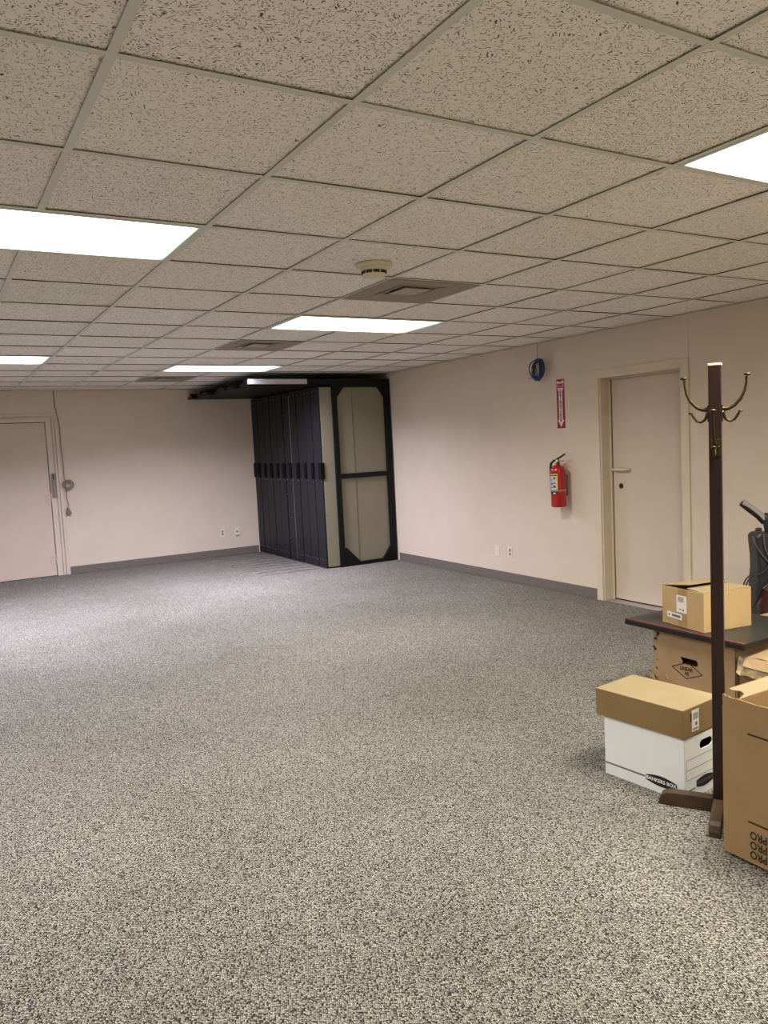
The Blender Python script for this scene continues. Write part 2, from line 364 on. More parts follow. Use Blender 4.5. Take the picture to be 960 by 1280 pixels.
# ------------------------------------------------------------------ back-left door
d2=struct(MB().bb(.46,1.378,YB+.0,YB+.04,.008,2.0).build('door_2',M_door,bevel=.002))
f=MB()
f.bb(1.386,1.452,YB-.012,YB+.06,0,2.062).bb(.39,.452,YB-.012,YB+.06,0,2.062).bb(.452,1.386,YB-.012,YB+.06,2.008,2.062)
f.bb(1.460,1.488,YB-.02,YB,0,2.05)
struct(f.build('door_frame',M_trim2,bevel=.003))
struct(MB().bb(1.496,1.54,YB-.016,YB,0,2.12).bb(.3,1.496,YB-.008,YB,2.085,2.12).build('trim_4',M_trim2,bevel=.004))
struct(MB().bb(.3,1.6,YB+.1,YB+.12,0,2.2).build('door_backing',M_slot))
for z in (1.80,1.02,.22):
    h=MB().bb(1.315,1.376,YB-.006,YB,z-.06,z+.06).build('hinge_plate',M_door,d2,bevel=.002)
    for i in (-.035,-.01,.022,.04): stud('screw',.004,.002,(1.335+(.012 if i in(-.01,.04) else 0),YB-.006,z+i),'-Y',M_slot,h)
    MB().tube([(1.384,YB-.012,z-.06),(1.384,YB-.012,z+.06)],.008,8).build('hinge_barrel',M_door,d2)
MB().bb(1.405,1.452,YB-.05,YB-.012,1.03,1.34).build('latch_box',mat('grey_paint_metal',(140,130,124),.5),d2,bevel=.006)
MB().bb(1.42,1.432,YB-.06,YB-.05,1.26,1.33).build('latch_button',M_dark,d2)

# coiled grey cable beside the left door -----------------------------
M_cord=mat('grey_vinyl_cord',(150,140,134),.5)
M_cordd=mat('dark_grey_cord',(96,86,84),.5)
t=thing('hanging_cable','grey power cable hanging from ceiling with coil and plug beside the left door','cable',(1.55,YB-.02,.8))
q=MB().tube([(-.035,0,1.61),(-.03,-.002,1.4),(.004,-.004,1.15),(.002,-.004,.9),(.012,-.004,.66),(.008,-.006,.46)],.0045,6); q.build('cord',M_cordd,t)
q=MB(); rnd=random.Random(3)
for k in range(6):
    a0=rnd.uniform(0,6); rr=.052+rnd.uniform(-.01,.012); cx=.045+rnd.uniform(-.012,.012); cz=.38+rnd.uniform(-.012,.012)
    q.tube([(cx+rr*1.15*math.cos(a),-.012-.006*k+.004*math.sin(2*a),cz+rr*math.sin(a)) for a in [2*PI*i/20 for i in range(20)]],.005,6,closed=True)
q.build('cable_coil',M_cord,t)
MB().tube([(.012,-.02,.46),(.012,-.046,.38),(.018,-.02,.30),(.02,-.008,.2),(.035,-.006,.12),(.02,-.01,.07)],.005,6).build('cord',M_cordd,t)
q=MB(); q.tube([(.02,-.014,.08),(.025,-.014,.06),(.028,-.014,.02),(.03,-.014,0)],[.012,.016,.03,.034],10); q.build('plug',mat('grey_plug',(110,104,98),.5),t)

# ------------------------------------------------------------------ outlets
def outlet(name,label,loc,rotz,kind,group):
    t=thing(name,label,'outlet',loc,rotz,group)     # local: plate faces -Y
    MB().bb(-.035,.035,-.006,0,-.0575,.0575).build('cover_plate',M_white,t,bevel=.002)
    if kind=='duplex':
        for z in (-.02,.02):
            r=MB().lathe([(.001,0),(.016,0),(.016,.0015),(.001,.0015)],(0,-.006,z),16,0,Matrix.Rotation(PI/2,4,'X')).build('socket',mat_sock,t)
            MB().bb(-.007,-.005,-.009,-.007,z-.004,z+.006).bb(.005,.007,-.009,-.007,z-.004,z+.006).bb(-.002,.002,-.009,-.007,z-.011,z-.007).build('slot',M_slot,r)
    elif kind=='blank':
        for z in (-.04,0,.04): stud('screw',.0035,.001,(0,-.006,z),'-Y',M_slot,t)
    else:
        MB().bb(-.009,.009,-.012,-.006,-.012,.008).build('jack',M_slot,t)
        MB().bb(-.03,.03,-.03,-.008,-.052,-.03).build('jack_housing',M_white,t,bevel=.002)
mat_sock=mat('socket_shade',(150,140,132),.5)
outlet('wall_outlet','white duplex wall outlet on the back wall, left of the pair',(3.646,YB,.338),0,'duplex','back wall plates')
outlet('wall_plate','cream phone jack plate on the back wall, nearest the sliding racks',(3.865,YB,.339),0,'jack','back wall plates')
outlet('wall_plate','cream screwed cover plate on right wall, farther from the door',(XR,6.579,.316),-PI/2,'blank','right wall plates')
outlet('wall_outlet','white duplex wall outlet on right wall between cover plate and door',(XR,6.366,.319),-PI/2,'duplex','right wall plates')

# ------------------------------------------------------------------ fire extinguisher (origin at wall, local x = -world X (out of wall))
ex,ey=XR-.105,5.50
t=thing('fire_extinguisher','red fire extinguisher with yellow label hanging on the right wall','fire extinguisher',(ex,ey,.845))
MB().lathe([(.001,0),(.060,0),(.070,.006),(.0715,.015),(.0715,.335),(.068,.358),(.055,.378),(.034,.392),(.020,.398),(.020,.412),(.001,.412)],n=40).build('cylinder',M_red,t)
q=MB().lathe([(.017,.40),(.017,.43),(.013,.435),(.013,.452),(.001,.452)],n=16); q.build('valve',M_brass,t)
# handle & lever pointing along -Y (to the right in view)
MB().bb(-.009,.009,-.075,.02,.428,.436,0,Matrix.Rotation(0,4,'X')).build('carry_handle',M_steel,t,bevel=.002)
q=MB(); q.prism([(.02,.440),(.02,.452),(-.03,.472),(-.095,.500),(-.097,.492),(-.035,.460)],(-.009,0,0),(0,1,0),(0,0,1),(1,0,0),.018); q.build('lever',M_dark,t)
MB().tube([(0,.012,.44),(-.005,.05,.436),(-.012,.078,.41),(-.014,.085,.37),(-.014,.083,.30),(-.012,.079,.16)],[.009,.010,.011,.011,.011,.012],10).build('hose',M_dark,t)
MB().lathe([(.001,0),(.016,0),(.017,.004),(.001,.008)],(-.018,-.01,.432),16,0,Matrix.Rotation(-PI/2,4,'Y')).build('pressure_gauge',M_white,t)
MB().lathe([(.0725,.150),(.0725,.164)],n=40).build('bracket_band',M_steel,t)
MB().bb(.05,.1052,-.014,.014,.10,.30).build('wall_bracket',M_steel,t)
def wrap(name,a0,a1,z0,z1,m,r=.0723,par=None,n=14):
    q=MB(); 
    for i in range(n):
        b0=a0+(a1-a0)*i/n; b1=a0+(a1-a0)*(i+1)/n
        q.add([(r*math.cos(b0),r*math.sin(b0),z0),(r*math.cos(b1),r*math.sin(b1),z0),(r*math.cos(b1),r*math.sin(b1),z1),(r*math.cos(b0),r*math.sin(b0),z1)],[(0,1,2,3)],0,True)
    return q.build(name,m,par)
R_=math.radians
M_yel=mat('label_yellow',(236,206,110),.5); M_lav=mat('label_lavender',(206,200,222),.5)
lb=wrap('instruction_label',R_(148),R_(222),.165,.315,M_yel,par=t)
wrap('label_panel',R_(148),R_(210),.172,.292,M_lav,.0726,lb)
wrap('label_header',R_(148),R_(216),.296,.306,M_dark,.0728,lb)
for a,b,z0,z1 in ((190,204,.262,.285),(160,180,.255,.262),(160,200,.24,.243),(165,182,.215,.23),(188,206,.222,.232),(186,205,.185,.205),(160,178,.18,.19),(160,200,.208,.211)):
    wrap('label_pictogram',R_(a),R_(b),z0,z1,M_inkb,.0729,lb,4)
lg=wrap('small_label',R_(155),R_(215),.12,.148,M_dark,par=t); wrap('label_text',R_(185),R_(205),.128,.14,M_white,.0727,lg,4)
# sign --------------------------------------------------------------
M_sred=mat('sign_red',(150,12,48),.35); M_swhite=mat('sign_white',(236,214,218),.4)
t=thing('fire_extinguisher_sign','narrow red and white arrow sign above the red fire extinguisher','sign',(XR,5.547,1.58))
U=(0,-1,0);V=(0,0,1);Nn=(-1,0,0); H=.46; w=.052
MB().prism([(-w,0),(w,0),(w,H),(-w,H)],(0,0,0),U,V,Nn,.003).build('sign_board',M_sred,t)
q=MB(); O=(-.003,0,0)
q.prism([(0,.012),(.042,.08),(.024,.08),(.024,.350),(.038,.366),(.038,.378),(-.038,.378),(-.038,.366),(-.024,.350),(-.024,.08),(-.042,.08)],O,U,V,Nn,.0008); q.build('arrow',M_swhite,t)
q=MB().prism([(-.046,.385),(.046,.385),(.046,.415),(-.046,.415)],O,U,V,Nn,.0006); q.build('text_panel',mat('sign_pink',(206,120,150),.4),t)
q=MB().prism([(-.046,.42),(.046,.42),(.046,.452),(0,.432),(-.046,.446)],O,U,V,Nn,.0006); q.build('corner_band',M_swhite,t)
text_mesh('FIRE',.036,(-.0036,0,.400),U,V,Nn,M_sred,'text',t,bold=.0012,sx=.9)
M_sdk=mat('sign_dark_letters',(86,8,30),.5)
for i,ch in enumerate('EXTINGUISHER'):
    text_mesh(ch,.034,(-.0038,0,.345-i*.0248),U,V,Nn,M_sdk,'letter',t,bold=.0016)
# blue cable coil ------------------------------------------------------
M_blue=mat('blue_network_cable',(28,56,112),.4)
t=thing('blue_cable_coil','coil of blue network cable hanging from the ceiling by a wire','cable',(5.135,5.76,2.15))
q=MB(); rnd=random.Random(8)
for k in range(18):
    R3=Matrix.Rotation(rnd.uniform(-.5,.5),3,'Z')@Matrix.Rotation(rnd.uniform(-.22,.22),3,'X')
    ry=rnd.uniform(.045,.085); rz_=rnd.uniform(.082,.1); oy=rnd.uniform(-.022,.022); oz=rnd.uniform(-.012,.006)+(rz_-.1)*-.9; ph=rnd.uniform(0,6)
    q.tube([R3@Vector((rnd.uniform(-.001,.001),ry*math.cos(a)*(1+.12*math.sin(2*a+ph)),rz_*math.sin(a)))+Vector((0,oy,oz)) for a in [2*PI*i/26 for i in range(26)]],.0034,6,closed=True)
for k in range(3):
    q.tube([Vector((-.004,.03-.025*k+.02*math.cos(a),-.088+.014*math.sin(a))) for a in [2*PI*i/12 for i in range(12)]],.003,6,closed=True)
q.build('cable_loops',M_blue,t)
MB().tube([(0,-.03,-.07),(.0,.03,-.082),(-.01,.09,-.074),(-.01,.125,-.070)],.003,6).build('cable_end',M_blue,t)
MB().tube([(.0,0,CZ-2.15),(.0,.002,.1),(0,0,.08)],.0022,6).build('hanging_wire',M_cordd,t)

# ------------------------------------------------------------------ sliding storage racks
X0=4.20; Y0=8.665; n=10; pit=(10.935-Y0)/n
fr=thing('storage_rack_frame','tall black end frame with cut corners and overhead rails around the sliding racks','storage frame',(4.4,8.64,0))
def loc(o,x,y,z): return (x-4.4,y-8.64,z)
a=MB()
fx0,fx1=-.02,.805; d0,d1=-.0,.05
a.bb(fx0,fx0+.065,d0,d1,0,2.335).bb(fx1-.085,fx1,d0,d1,0,2.335)
a.bb(fx0+.065,fx1-.085,d0,d1,2.235,2.335).bb(fx0+.065,fx1-.085,d0,d1,0,.045)
a.build('end_frame',M_rackblack,fr,bevel=.003)
MB().bb(fx0+.055,fx1-.075,d0+.006,d1,1.105,1.165).build('crossbar',M_rackblack,fr,bevel=.002)
def gus(p): MB().prism(p,(0,d0+.004,0),(1,0,0),(0,0,1),(0,1,0),.02).build('gusset',M_rackblack,fr)
ix0,ix1=fx0+.06,fx1-.08
gus([(ix0,2.24),(ix0,2.10),(ix0+.11,2.24)]); gus([(ix1,2.24),(ix1,2.10),(ix1-.10,2.24)])
gus([(ix0,.04),(ix0,.24),(ix0+.03,.24),(ix0+.23,.04)]); gus([(ix1,.04),(ix1,.19),(ix1-.02,.19),(ix1-.13,.04)])
MB().bb(fx1-.105,fx1-.085,d0+.03,d1+.2,.03,2.25).build('inner_post',M_gap,fr)
MB().bb(.0,.805,.06,2.295,2.30,2.345).build('top_cover',M_rackblack,fr)
MB().bb(.79,.81,.05,2.295,0,2.3).build('wall_side',M_rackblack,fr)
# ten overhead tracks, ten floor rails
for i in range(n):
    y=Y0+pit*(i+.5)-8.64
    xs=-1.105 if i==0 else -1.10+(.06*math.sin(i*1.7) if i<n-1 else -.03)
    dz = 0 if i%2 else .012
    tr=MB().bb(xs,.0,y-pit*.46,y+pit*.46,2.262,2.30).bb(xs+.01,.0,y-.02,y+.02,2.30,2.335)
    tr.build('overhead_track',M_rackblack,fr,bevel=.003)
    xr=[3.36,3.41,3.33,3.44,3.34,3.40,3.33,3.36,3.33,3.315][i]
    MB().bb(xr-4.4,-.19,y-.008,y+.004,0,.006).build('floor_rail',M_alu,fr)
MB().bb(-1.108,-.35,-.02,.0,2.275,2.335).build('track_fascia',mat('polished_steel_trim',(206,204,214),.32,metal=.9),fr,bevel=.002)
MB().bb(-.36,.0,-.02,.0,2.272,2.335).build('track_fascia',M_rackblack,fr,bevel=.002)
ord_=['nearest of ten dark sliding storage racks, with olive side wall and grip at the edge',
 'second sliding storage rack counted from the open olive side','third sliding storage rack counted from the open olive side',
 'fourth dark sliding storage rack counted from the olive side','fifth dark sliding storage rack, just nearer than the dark gap with rivets',
 'sixth dark sliding storage rack, just beyond the dark gap with rivets','seventh dark sliding storage rack from the olive side',
 'eighth dark sliding storage rack, third from the back wall','ninth dark sliding storage rack, next but one to the back wall',
 'last dark sliding storage rack, standing against the back wall']
for i in range(n):
    y=Y0+pit*i; recess=(0,0,.004,.0,.002,.0,.003,.0,.002,0)[i]
    t=thing('sliding_storage_rack',ord_[i],'storage rack',(X0+recess,y,0),0,'row of dark sliding storage racks')
    wd=pit-(.024 if i==4 else .006)
    MB().bb(0,.022,.012,wd,.012,2.248).build('front_panel',M_rackface,t,bevel=.002)
    MB().bb(.022,.95,.012,wd-.012,.03,2.24).build('rack_body',M_olive if i==0 else M_gap,t)  # bodies behind the first are near-black: shade in the gaps painted in
    if i==0:
        q=MB().bb(.022,.95,.004,.012,.02,2.235); q.bb(.46,.464,.001,.004,.03,2.22); q.build('side_panel',M_olive,t)
        MB().bb(.4615,.4635,-.0005,.001,.03,2.22).build('panel_seam',M_gap,t)
        for z in [.1+.28*k for k in range(8)]:
            stud('rivet',.005,.003,(.035,.004,z),'-Y',M_slot,t)
            if z<2: stud('rivet',.005,.003,(.48,.004,z+.1),'-Y',M_slot,t)
    # edge grip
    g0=-.012 if i==0 else .0; g=MB().bb(-.020,.0,g0,.075 if i in (0,4) else .055,1.118,1.318)
    if i==0: g.bb(-.014,.03,-.012,.004,1.118,1.318)
    g.build('grip',M_gap,t,bevel=.004)
    if i==n-1: MB().bb(-.020,0,wd-.06,wd,1.118,1.318).build('grip',M_rackblack,t,bevel=.004)
    for (yy,z) in [(.04,1.085),(wd-.03,1.095),(.045,.10),(wd*.5,.105),(wd-.03,.11),(.05,2.19),(wd-.05,2.19)]:
        stud('rivet',.006,.003,(0,yy,z),'-X',M_alu,t)
    if i in (4,):
        for z in (.3,.62,.9,1.42,1.7,1.95): stud('rivet',.007,.003,(0,wd-.008,z),'-X',M_alu,t)
    if i==3: MB().bb(-.003,.0,wd-.008,wd,.03,2.2).build('edge_strip',M_alu,t)
    MB().bb(.05,.9,wd*.5-.02,wd*.5+.02,.0065,.03).build('wheel_carriage',M_slot,t)

# ------------------------------------------------------------------ coat stand
px,py=2.612,1.941; ang=math.atan2(.85,-.53)     # local +X = d1 (left hook), local +Y -> d2
t=thing('coat_stand','dark brown wooden coat stand with curled brass hooks, in front of the boxes','coat stand',(px,py,0),ang)
MB().bb(-.0225,.0225,-.0225,.0225,.02,1.760).build('pole',M_wood,t,bevel=.002)
MB().bb(-.024,.024,-.024,.024,1.757,1.766).build('pole_cap',mat('pale_cap',(226,214,190),.5),t,bevel=.002)
def foot(aN,length,name='foot'):
    M=Matrix.Rotation(aN,4,'Z')
    prof=[(.0226,0),(length,0),(length-.004,.022),(length-.014,.042),(length-.03,.053),(length-.05,.056),(.0226,.060)]
    q=MB().prism(prof,M@Vector((0,-.0215,0)),M@Vector((1,0,0)),(0,0,1),M@Vector((0,1,0)),.043)
    return q.build('foot',M_foot,t,bevel=.004)
for aN,l in ((0,.232),(PI/2,.232),(PI,.195),(-PI/2,.20)): foot(aN,l)
def hook(aN,zr,name='coat_hook'):
    M=Matrix.Rotation(aN,4,'Z')
    def tp(p): return M@Vector((p[0],0,p[1]))
    b=MB(); b.bb(.0226,.027,-.018,.018,zr-.035,zr+.028,0,M)
    h=b.build('coat_hook',M_brass,t,bevel=.002)
    pts=[(.024,zr+.012),(.045,zr+.012),(.066,zr+.022),(.088,zr+.045),(.102,zr+.075),(.108,zr+.105),(.109,zr+.128)]
    MB().tube([tp(p) for p in pts],[.010,.0075,.0065,.006,.005,.0045,.005],10).build('upper_prong',M_brass,h)
    e=tp((.112,zr+.134)); MB().lathe([(.001,-.005),(.010,-.003),(.014,.002),(.008,.006),(.001,.007)],e,14).build('prong_knob',M_brass,h)
    pts=[(.024,zr+.004),(.030,zr-.012),(.038,zr-.028),(.052,zr-.036),(.067,zr-.030),(.076,zr-.016),(.084,zr-.004)]
    MB().tube([tp(p) for p in pts],[.009,.006,.005,.0045,.0045,.005,.0045],10).build('lower_prong',M_brass,h)
    e=tp((.088,zr+.0)); MB().lathe([(.001,-.004),(.007,-.003),(.010,.001),(.006,.004),(.001,.005)],e,12).build('prong_knob',M_brass,h)
    for s in (-1,1):
        c=M@Vector((.027,s*.012,zr+.0)); MB().lathe([(.001,0),(.0035,0),(.002,.002)],c,8,0,M@Matrix.Rotation(PI/2,4,'Y')).build('screw',M_alu,h)
hook(0,1.582); hook(PI,1.582); hook(PI/2,1.452); hook(-PI/2,1.452)

# ------------------------------------------------------------------ cartons
def shell(x0,x1,y0,y1,z0,z1,th=.004,top=False):
    q=MB(); q.bb(x0,x1,y0,y1,z0,z0+th)
    q.bb(x0,x0+th,y0,y1,z0+th,z1).bb(x1-th,x1,y0,y1,z0+th,z1).bb(x0+th,x1-th,y0,y0+th,z0+th,z1).bb(x0+th,x1-th,y1-th,y1,z0+th,z1)
    if top: q.bb(x0,x1,y0,y1,z1,z1+th)
    return q
# white file box: local x = depth dir (to right), local y = long dir; origin at near-left corner
rz=math.atan2(2.095-2.07,2.807-2.565)
fb=thing('file_box','white file box on the carpet under the flat brown carton','box',(2.565,2.07,0),rz)
D,Lg,Hh=.318,.396,.262
q=MB()
# near end wall (y=0 side) with hand hole: built around opening
hx0,hx1,hz0,hz1=.108,.208,.192,.228
th=.004
q.bb(0,th,0,Lg,0,Hh).bb(D-th,D,0,Lg,0,Hh).bb(th,D-th,Lg-th,Lg,0,Hh).bb(th,D-th,th,Lg-th,0,th)
def wall_hole(q,x0,x1,z0,z1,cx,cz,rw,rh,y,th,n=8):
    # rectangle wall in XZ plane at y with stadium hole
    hole=[]
    r=rh
    for s,base in ((1,-PI/2),(-1,PI/2)):
        for i in range(n+1):
            a=base+PI*i/n; hole.append((cx+s*(rw-r)+r*math.cos(a),cz+r*math.sin(a)))
    outer=[(x1,z0),(x1,z1),(x0,z1),(x0,z0)]
    m=len(hole); h=m//2
    for yy in (y,y+th):
        hv=[Vector((p[0],yy,p[1])) for p in hole]; ov=[Vector((p[0],yy,p[1])) for p in outer]
        vs=hv+ov
        # right half: hole[0..h-1] (bottom->top on right), left half hole[h..]
        fs=[]
        for i in range(h-1):
            fs.append((i,i+1,m+(0 if i<h//2 else 1)))
        fs.append((h//2,m+0,m+1))
        fs.append((h-1,h,m+2,m+1))
        for i in range(h,m-1):
            fs.append((i,i+1,m+(2 if i-h<h//2 else 3)))
        fs.append((h+h//2,m+2,m+3))
        fs.append((m-1,0,m+0,m+3))
        q.add(vs,fs)
    a=[Vector((p[0],y,p[1])) for p in hole]; b=[Vector((p[0],y+th,p[1])) for p in hole]
    q.add(a+b,[(i,(i+1)%m,m+(i+1)%m,m+i) for i in range(m)])
wall_hole(q,0,D,0,Hh,.158,.212,.046,.019,0,th)
q.build('box_body',M_fbox,fb)
MB().bb(.003,D-.003,.003,Lg-.003,Hh-.02,Hh).build('box_lid',M_fbox,fb)
MB().bb(.012,D-.01,.03,.05,.05,.235).build('hole_shade_plate',M_dark,fb)  # dark plate behind the hand hole stands in for the unlit inside
def stad(x0,x1,z0,z1,k=6,bulge=.012):
    p=[]
    for i in range(k+1):
        u=i/k; p.append((x0+(x1-x0)*u,z0-bulge*math.sin(PI*u)))
    for i in range(k+1):
        u=i/k; p.append((x1-(x1-x0)*u,z1+bulge*math.sin(PI*u)))
    return p
# long side print (x=0 face, seen from -X); U runs toward near corner
U=(0,-1,0);V=(0,0,1);Nn=(-1,0,0)
lo=MB().prism(stad(0,.150,.040,.062,8,.012),(0,.185,0),U,V,Nn,.0006).build('printed_logo',M_ink,fb)
text_mesh('BANKERS BOX',.0215,(-.0007,.185-.075,.051),U,V,Nn,M_fbox,'logo_text',lo,bold=.0006,sx=1.02)
MB().prism([(0,.048),(.205,.048),(.205,.055),(0,.055)],(0,.394,0),U,V,Nn,.0004).build('printed_line',M_grey_ink,fb)
# short end print (y=0 face)
U=(1,0,0);V=(0,0,1);Nn=(0,-1,0)
lo=MB().prism(stad(0,.125,.040,.066,8,.010),(.085,0,0),U,V,Nn,.0006).build('printed_logo',M_ink,fb)
text_mesh('BANKERS BOX',.018,(.1475,-.0007,.053),U,V,Nn,M_grey_ink,'logo_text',lo,bold=.0005,sx=.95)
q=MB()
for z in (.168,.125,.083): q.prism([(0,z),(.29,z),(.29,z+.0016),(0,z+.0016)],(.014,0,0),U,V,Nn,.0004)
q.prism([(0,.083),(.0016,.083),(.0016,.168),(0,.168)],(.014,0,0),U,V,Nn,.0004)
q.prism([(0,.036),(.07,.036),(.07,.041),(0,.041)],(.006,0,0),U,V,Nn,.0004)
q.build('printed_line',M_grey_ink,fb)
text_mesh('STOR/FILE',.014,(.245,-.0004,.182),U,V,Nn,M_ink,'logo_text',fb,bold=.0006)

# flat brown carton on the file box
fc=thing('flat_carton','flat closed brown carton lying on top of the white file box','box',(2.556,2.066,Hh+.0045),math.atan2(.025,.245)+.01)
fw,fl,fh=.275,.432,.122
q=MB().bb(0,fw,0,fl,0,fh); q.build('box_body',M_card2,fc,bevel=.002)
MB().bb(-.0012,.0,.001,fl-.001,.002,fh-.002).bb(.0,fw,-.0012,0,.002,fh-.002).build('box_shaded_side',M_card5,fc)  # thin darker overlay on the visible sides, their shade put into its colour
lb=MB().bb(.060,.112,-.0022,-.0012,.018,.108).build('shipping_label',M_paper,fc)
q=MB()
for i in range(8): q.bb(.07+i*.0048,.07+i*.0048+.0022,-.0026,-.0022,.068,.095)
q.bb(.085,.098,-.0026,-.0022,.042,.056).bb(.066,.106,-.0026,-.0022,.026,.031)
q.build('barcode',M_grey_ink,lb)
MB().bb(.05,.06,-.0020,-.0012,.062,.098).build('small_sticker',M_inkb,fc)

# big open moving box
bx=thing('moving_box','tall open brown moving box in the near right corner','box',(2.356,1.736,0))
w_,l_,h_=.46,.56,.548
q=shell(0,w_,-l_,0,.012,h_,.005); q.build('box_body',M_card4,bx)
MB().bb(.02,w_-.02,-l_+.02,-.02,.0,.012).build('base_gap_shade',M_slot,bx)  # dark slab standing in for the shadow gap under the box
# left flap: stub standing straight with ragged edge
top=[(0,0),(.0,.040),(.006,.044),(.014,.036),(.022,.040),(.03,.034),(.06,.037),(.12,.034),(.2,.037),(.3,.034),(.42,.037),(.54,.03),(.555,0)]
q=MB().prism(top,(0.0,-.002,h_),(0,-1,0),(-.06,0,1),(1,0,0),.004); q.build('box_flap',M_card4,bx)
# far flap folded outwards
fu=Vector((1,0,0)); fv=Vector((0,.95,.0)).normalized()
q=MB().prism([(.085,0),(.45,0),(.45,.095),(.165,.095),(.155,.08),(.17,.05),(.15,.022)],(0,-.004,h_-.001),fu,fv,fu.cross(fv),.004); q.build('box_flap',M_cardin,bx)
q=MB().prism([(0,0),(.55,0),(.52,.2),(.02,.2)],(w_,-l_+.005,h_),(0,1,0),Vector((.8,0,-.5)).normalized(),Vector((.5,0,.8)).normalized(),.004); q.build('box_flap',M_cardin,bx)
U=(0,1,0);V=(0,0,-1);Nn=(-1,0,0)   # upside-down printing
for k,z in enumerate((.124,.089,.054)):
    text_mesh('PRO',.040,(-.0006,-.137,z-.009),U,V,Nn,M_ink,'printed_text',bx,bold=.0009,sx=.84)
for zz_ in (.155,.468):
    MB().prism([(-.30,0),(-.098,0),(-.098,.006),(-.30,.006)],(0,0,zz_),(0,1,0),(0,0,1),Nn,.0006).build('printed_line',M_ink,bx)
MB().bb(-.002,0,-.045,-.028,.285,.288).build('puncture_mark',M_cardin,bx)

# LINEAR carton (front face x=3.28)
ln=thing('old_carton','scuffed brown carton with hand hole and diamond print, supporting the dark board','box',(3.28,2.345,0))
lw,ll,lh=.5,.487,.469
q=MB(); th=.005
q.bb(lw-th,lw,0,ll,0,lh).bb(th,lw-th,0,th,0,lh).bb(th,lw-th,ll-th,ll,0,lh).bb(0,lw,0,ll,lh-th,lh-.0005).bb(th,lw-th,th,ll-th,0,th)
# front wall with hole in XZ->rotate: build along x then map to y
qq=MB(); wall_hole(qq,0,ll,0,lh-th,.268,.335,.058,.017,0,th)
q.add([(v[1],v[0],v[2]) for v in qq.v],qq.f)
q.build('box_body',M_card3,ln)
U=(0,-1,0);V=(0,0,1);Nn=(-1,0,0)
def yy(y): return -(y-2.345)
dp=[(2.715,.290),(2.625,.243),(2.529,.284),(2.615,.331)]
q=MB()
for i in range(4):
    a=Vector((yy(dp[i][0]),dp[i][1])); b=Vector((yy(dp[(i+1)%4][0]),dp[(i+1)%4][1])); dd=(b-a).normalized(); nn=Vector((-dd.y,dd.x))*.0022
    q.prism([a-nn,b-nn,b+nn,a+nn],(0,0,0),U,V,Nn,.0006)
q.build('printed_diamond',M_inkb,ln)
text_mesh('LINEAR',.028,(-.0006,2.625-2.345,.294),U,V,Nn,M_inkb,'printed_text',ln,bold=.0008,sx=.85)
text_mesh('AE',.026,(-.0006,2.622-2.345,.270),U,V,Nn,M_inkb,'printed_text',ln,bold=.0008,sx=.85)
q=MB().prism([(0,0),(.02,-.012),(.035,-.03),(.028,-.045),(.012,-.03)],(-.001,.335,.362),U,V,Nn,.0015); q.build('torn_flap',M_card3,ln)
MB().bb(.05,.07,.14,.4,.28,.39).build('hole_shade_plate',M_inkb,ln)  # dark sheet behind the hole, painted shade of the carton's interior
# frayed left edge scraps
q=MB(); rnd=random.Random(11)
for i in range(26):
    z=.06+rnd.random()*.385; y=ll-.035*rnd.random()+.006; s=.004+rnd.random()*.009
    q.prism([(0,0),(s,s*.4),(s*.6,s*1.3),(-s*.4,s)],(-.0005,y,z),U,V,(-1,0,0),.002+.004*rnd.random())
q.build('frayed_edge',M_slot,ln)
q=MB()
for (y,z,s) in ((ll-.005,.235,.03),(ll+.02,.205,.035),(ll-.02,.215,.02),(ll-.075,.222,.022)):
    q.prism([(0,0),(s,-.3*s),(s*.8,.4*s),(s*.3,.8*s),(-.2*s,.4*s)],(-.003,y,z),U,V,Vector((-1,.3,.2)),.006)
q.build('torn_scrap',M_card3,ln)

# dark board on cartons
bd=thing('desk_top_board','dark board with mahogany edge bridging the old cartons','board',(3.245,2.27,.4695))
MB().bb(0,.58,0,.73,0,.0295).build('board_core',mat('board_black_edge',(20,11,13),.45),bd,bevel=.005)
MB().bb(.03,.578,.003,.727,.0295,.031).build('board_surface',mat('scuffed_dark_laminate',(44,47,46),.38,noise=.3,nscale=6),bd)
MB().bb(.003,.028,.003,.727,.0295,.0317).build('board_edge_band',mat('mahogany_band',(96,44,44),.3,noise=.2,nscale=10,coat=.4),bd,bevel=.001)
MB().bb(.017,.0195,.05,.69,.0317,.0323).build('edge_groove',M_inkb,bd)

# small carton on board
sc=thing('small_carton','small brown carton with white labels sitting on the dark board','box',(3.285,2.52,.5012),-.16)
sw,sl,sh=.31,.297,.2
q=shell(0,sw,0,sl,0,sh,.004); q.build('box_body',M_card,sc,bevel=.001)
# end flaps & long flaps on top (slightly lifted left one)
MB().prism([(0,0),(.13,-.03),(.13,-.033),(0,-.003)],(.004,.006,sh-.004),(1,0,0),(0,0,1),(0,1,0),sl-.012).build('box_flap',M_card2,sc)
MB().prism([(0,0),(-.13,-.01),(-.13,-.013),(0,-.003)],(sw-.004,.006,sh-.002),(1,0,0),(0,0,1),(0,1,0),sl-.012).build('box_flap',M_card2,sc)
q=MB().prism([(0,0),(sw,0),(sw,sl*.50),(.03,sl*.50)],(0,0,sh),(1,0,0),(0,1,-.01),(0,.01,1),.003); q.build('box_flap',M_card2,sc)
q=MB().prism([(.0,0),(sw,0),(sw+.006,sl*.47),(.055,sl*.49)],(0,sl,sh+.001),(1,0,0),(0,-1,.09),(0,.09,1),.003); q.build('box_flap',M_card2,sc)
U=(0,-1,0);V=(0,0,1);Nn=(-1,0,0)
q=MB().bb(-.0008,0,.115,.18,.005,sh); q.build('packing_tape',M_tape,sc)
lb=MB().prism([(0,.075),(.072,.075),(.072,.165),(0,.165)],(-.0008,.19,0),U,V,Nn,.0006).build('shipping_label',M_paper,sc)
q=MB()
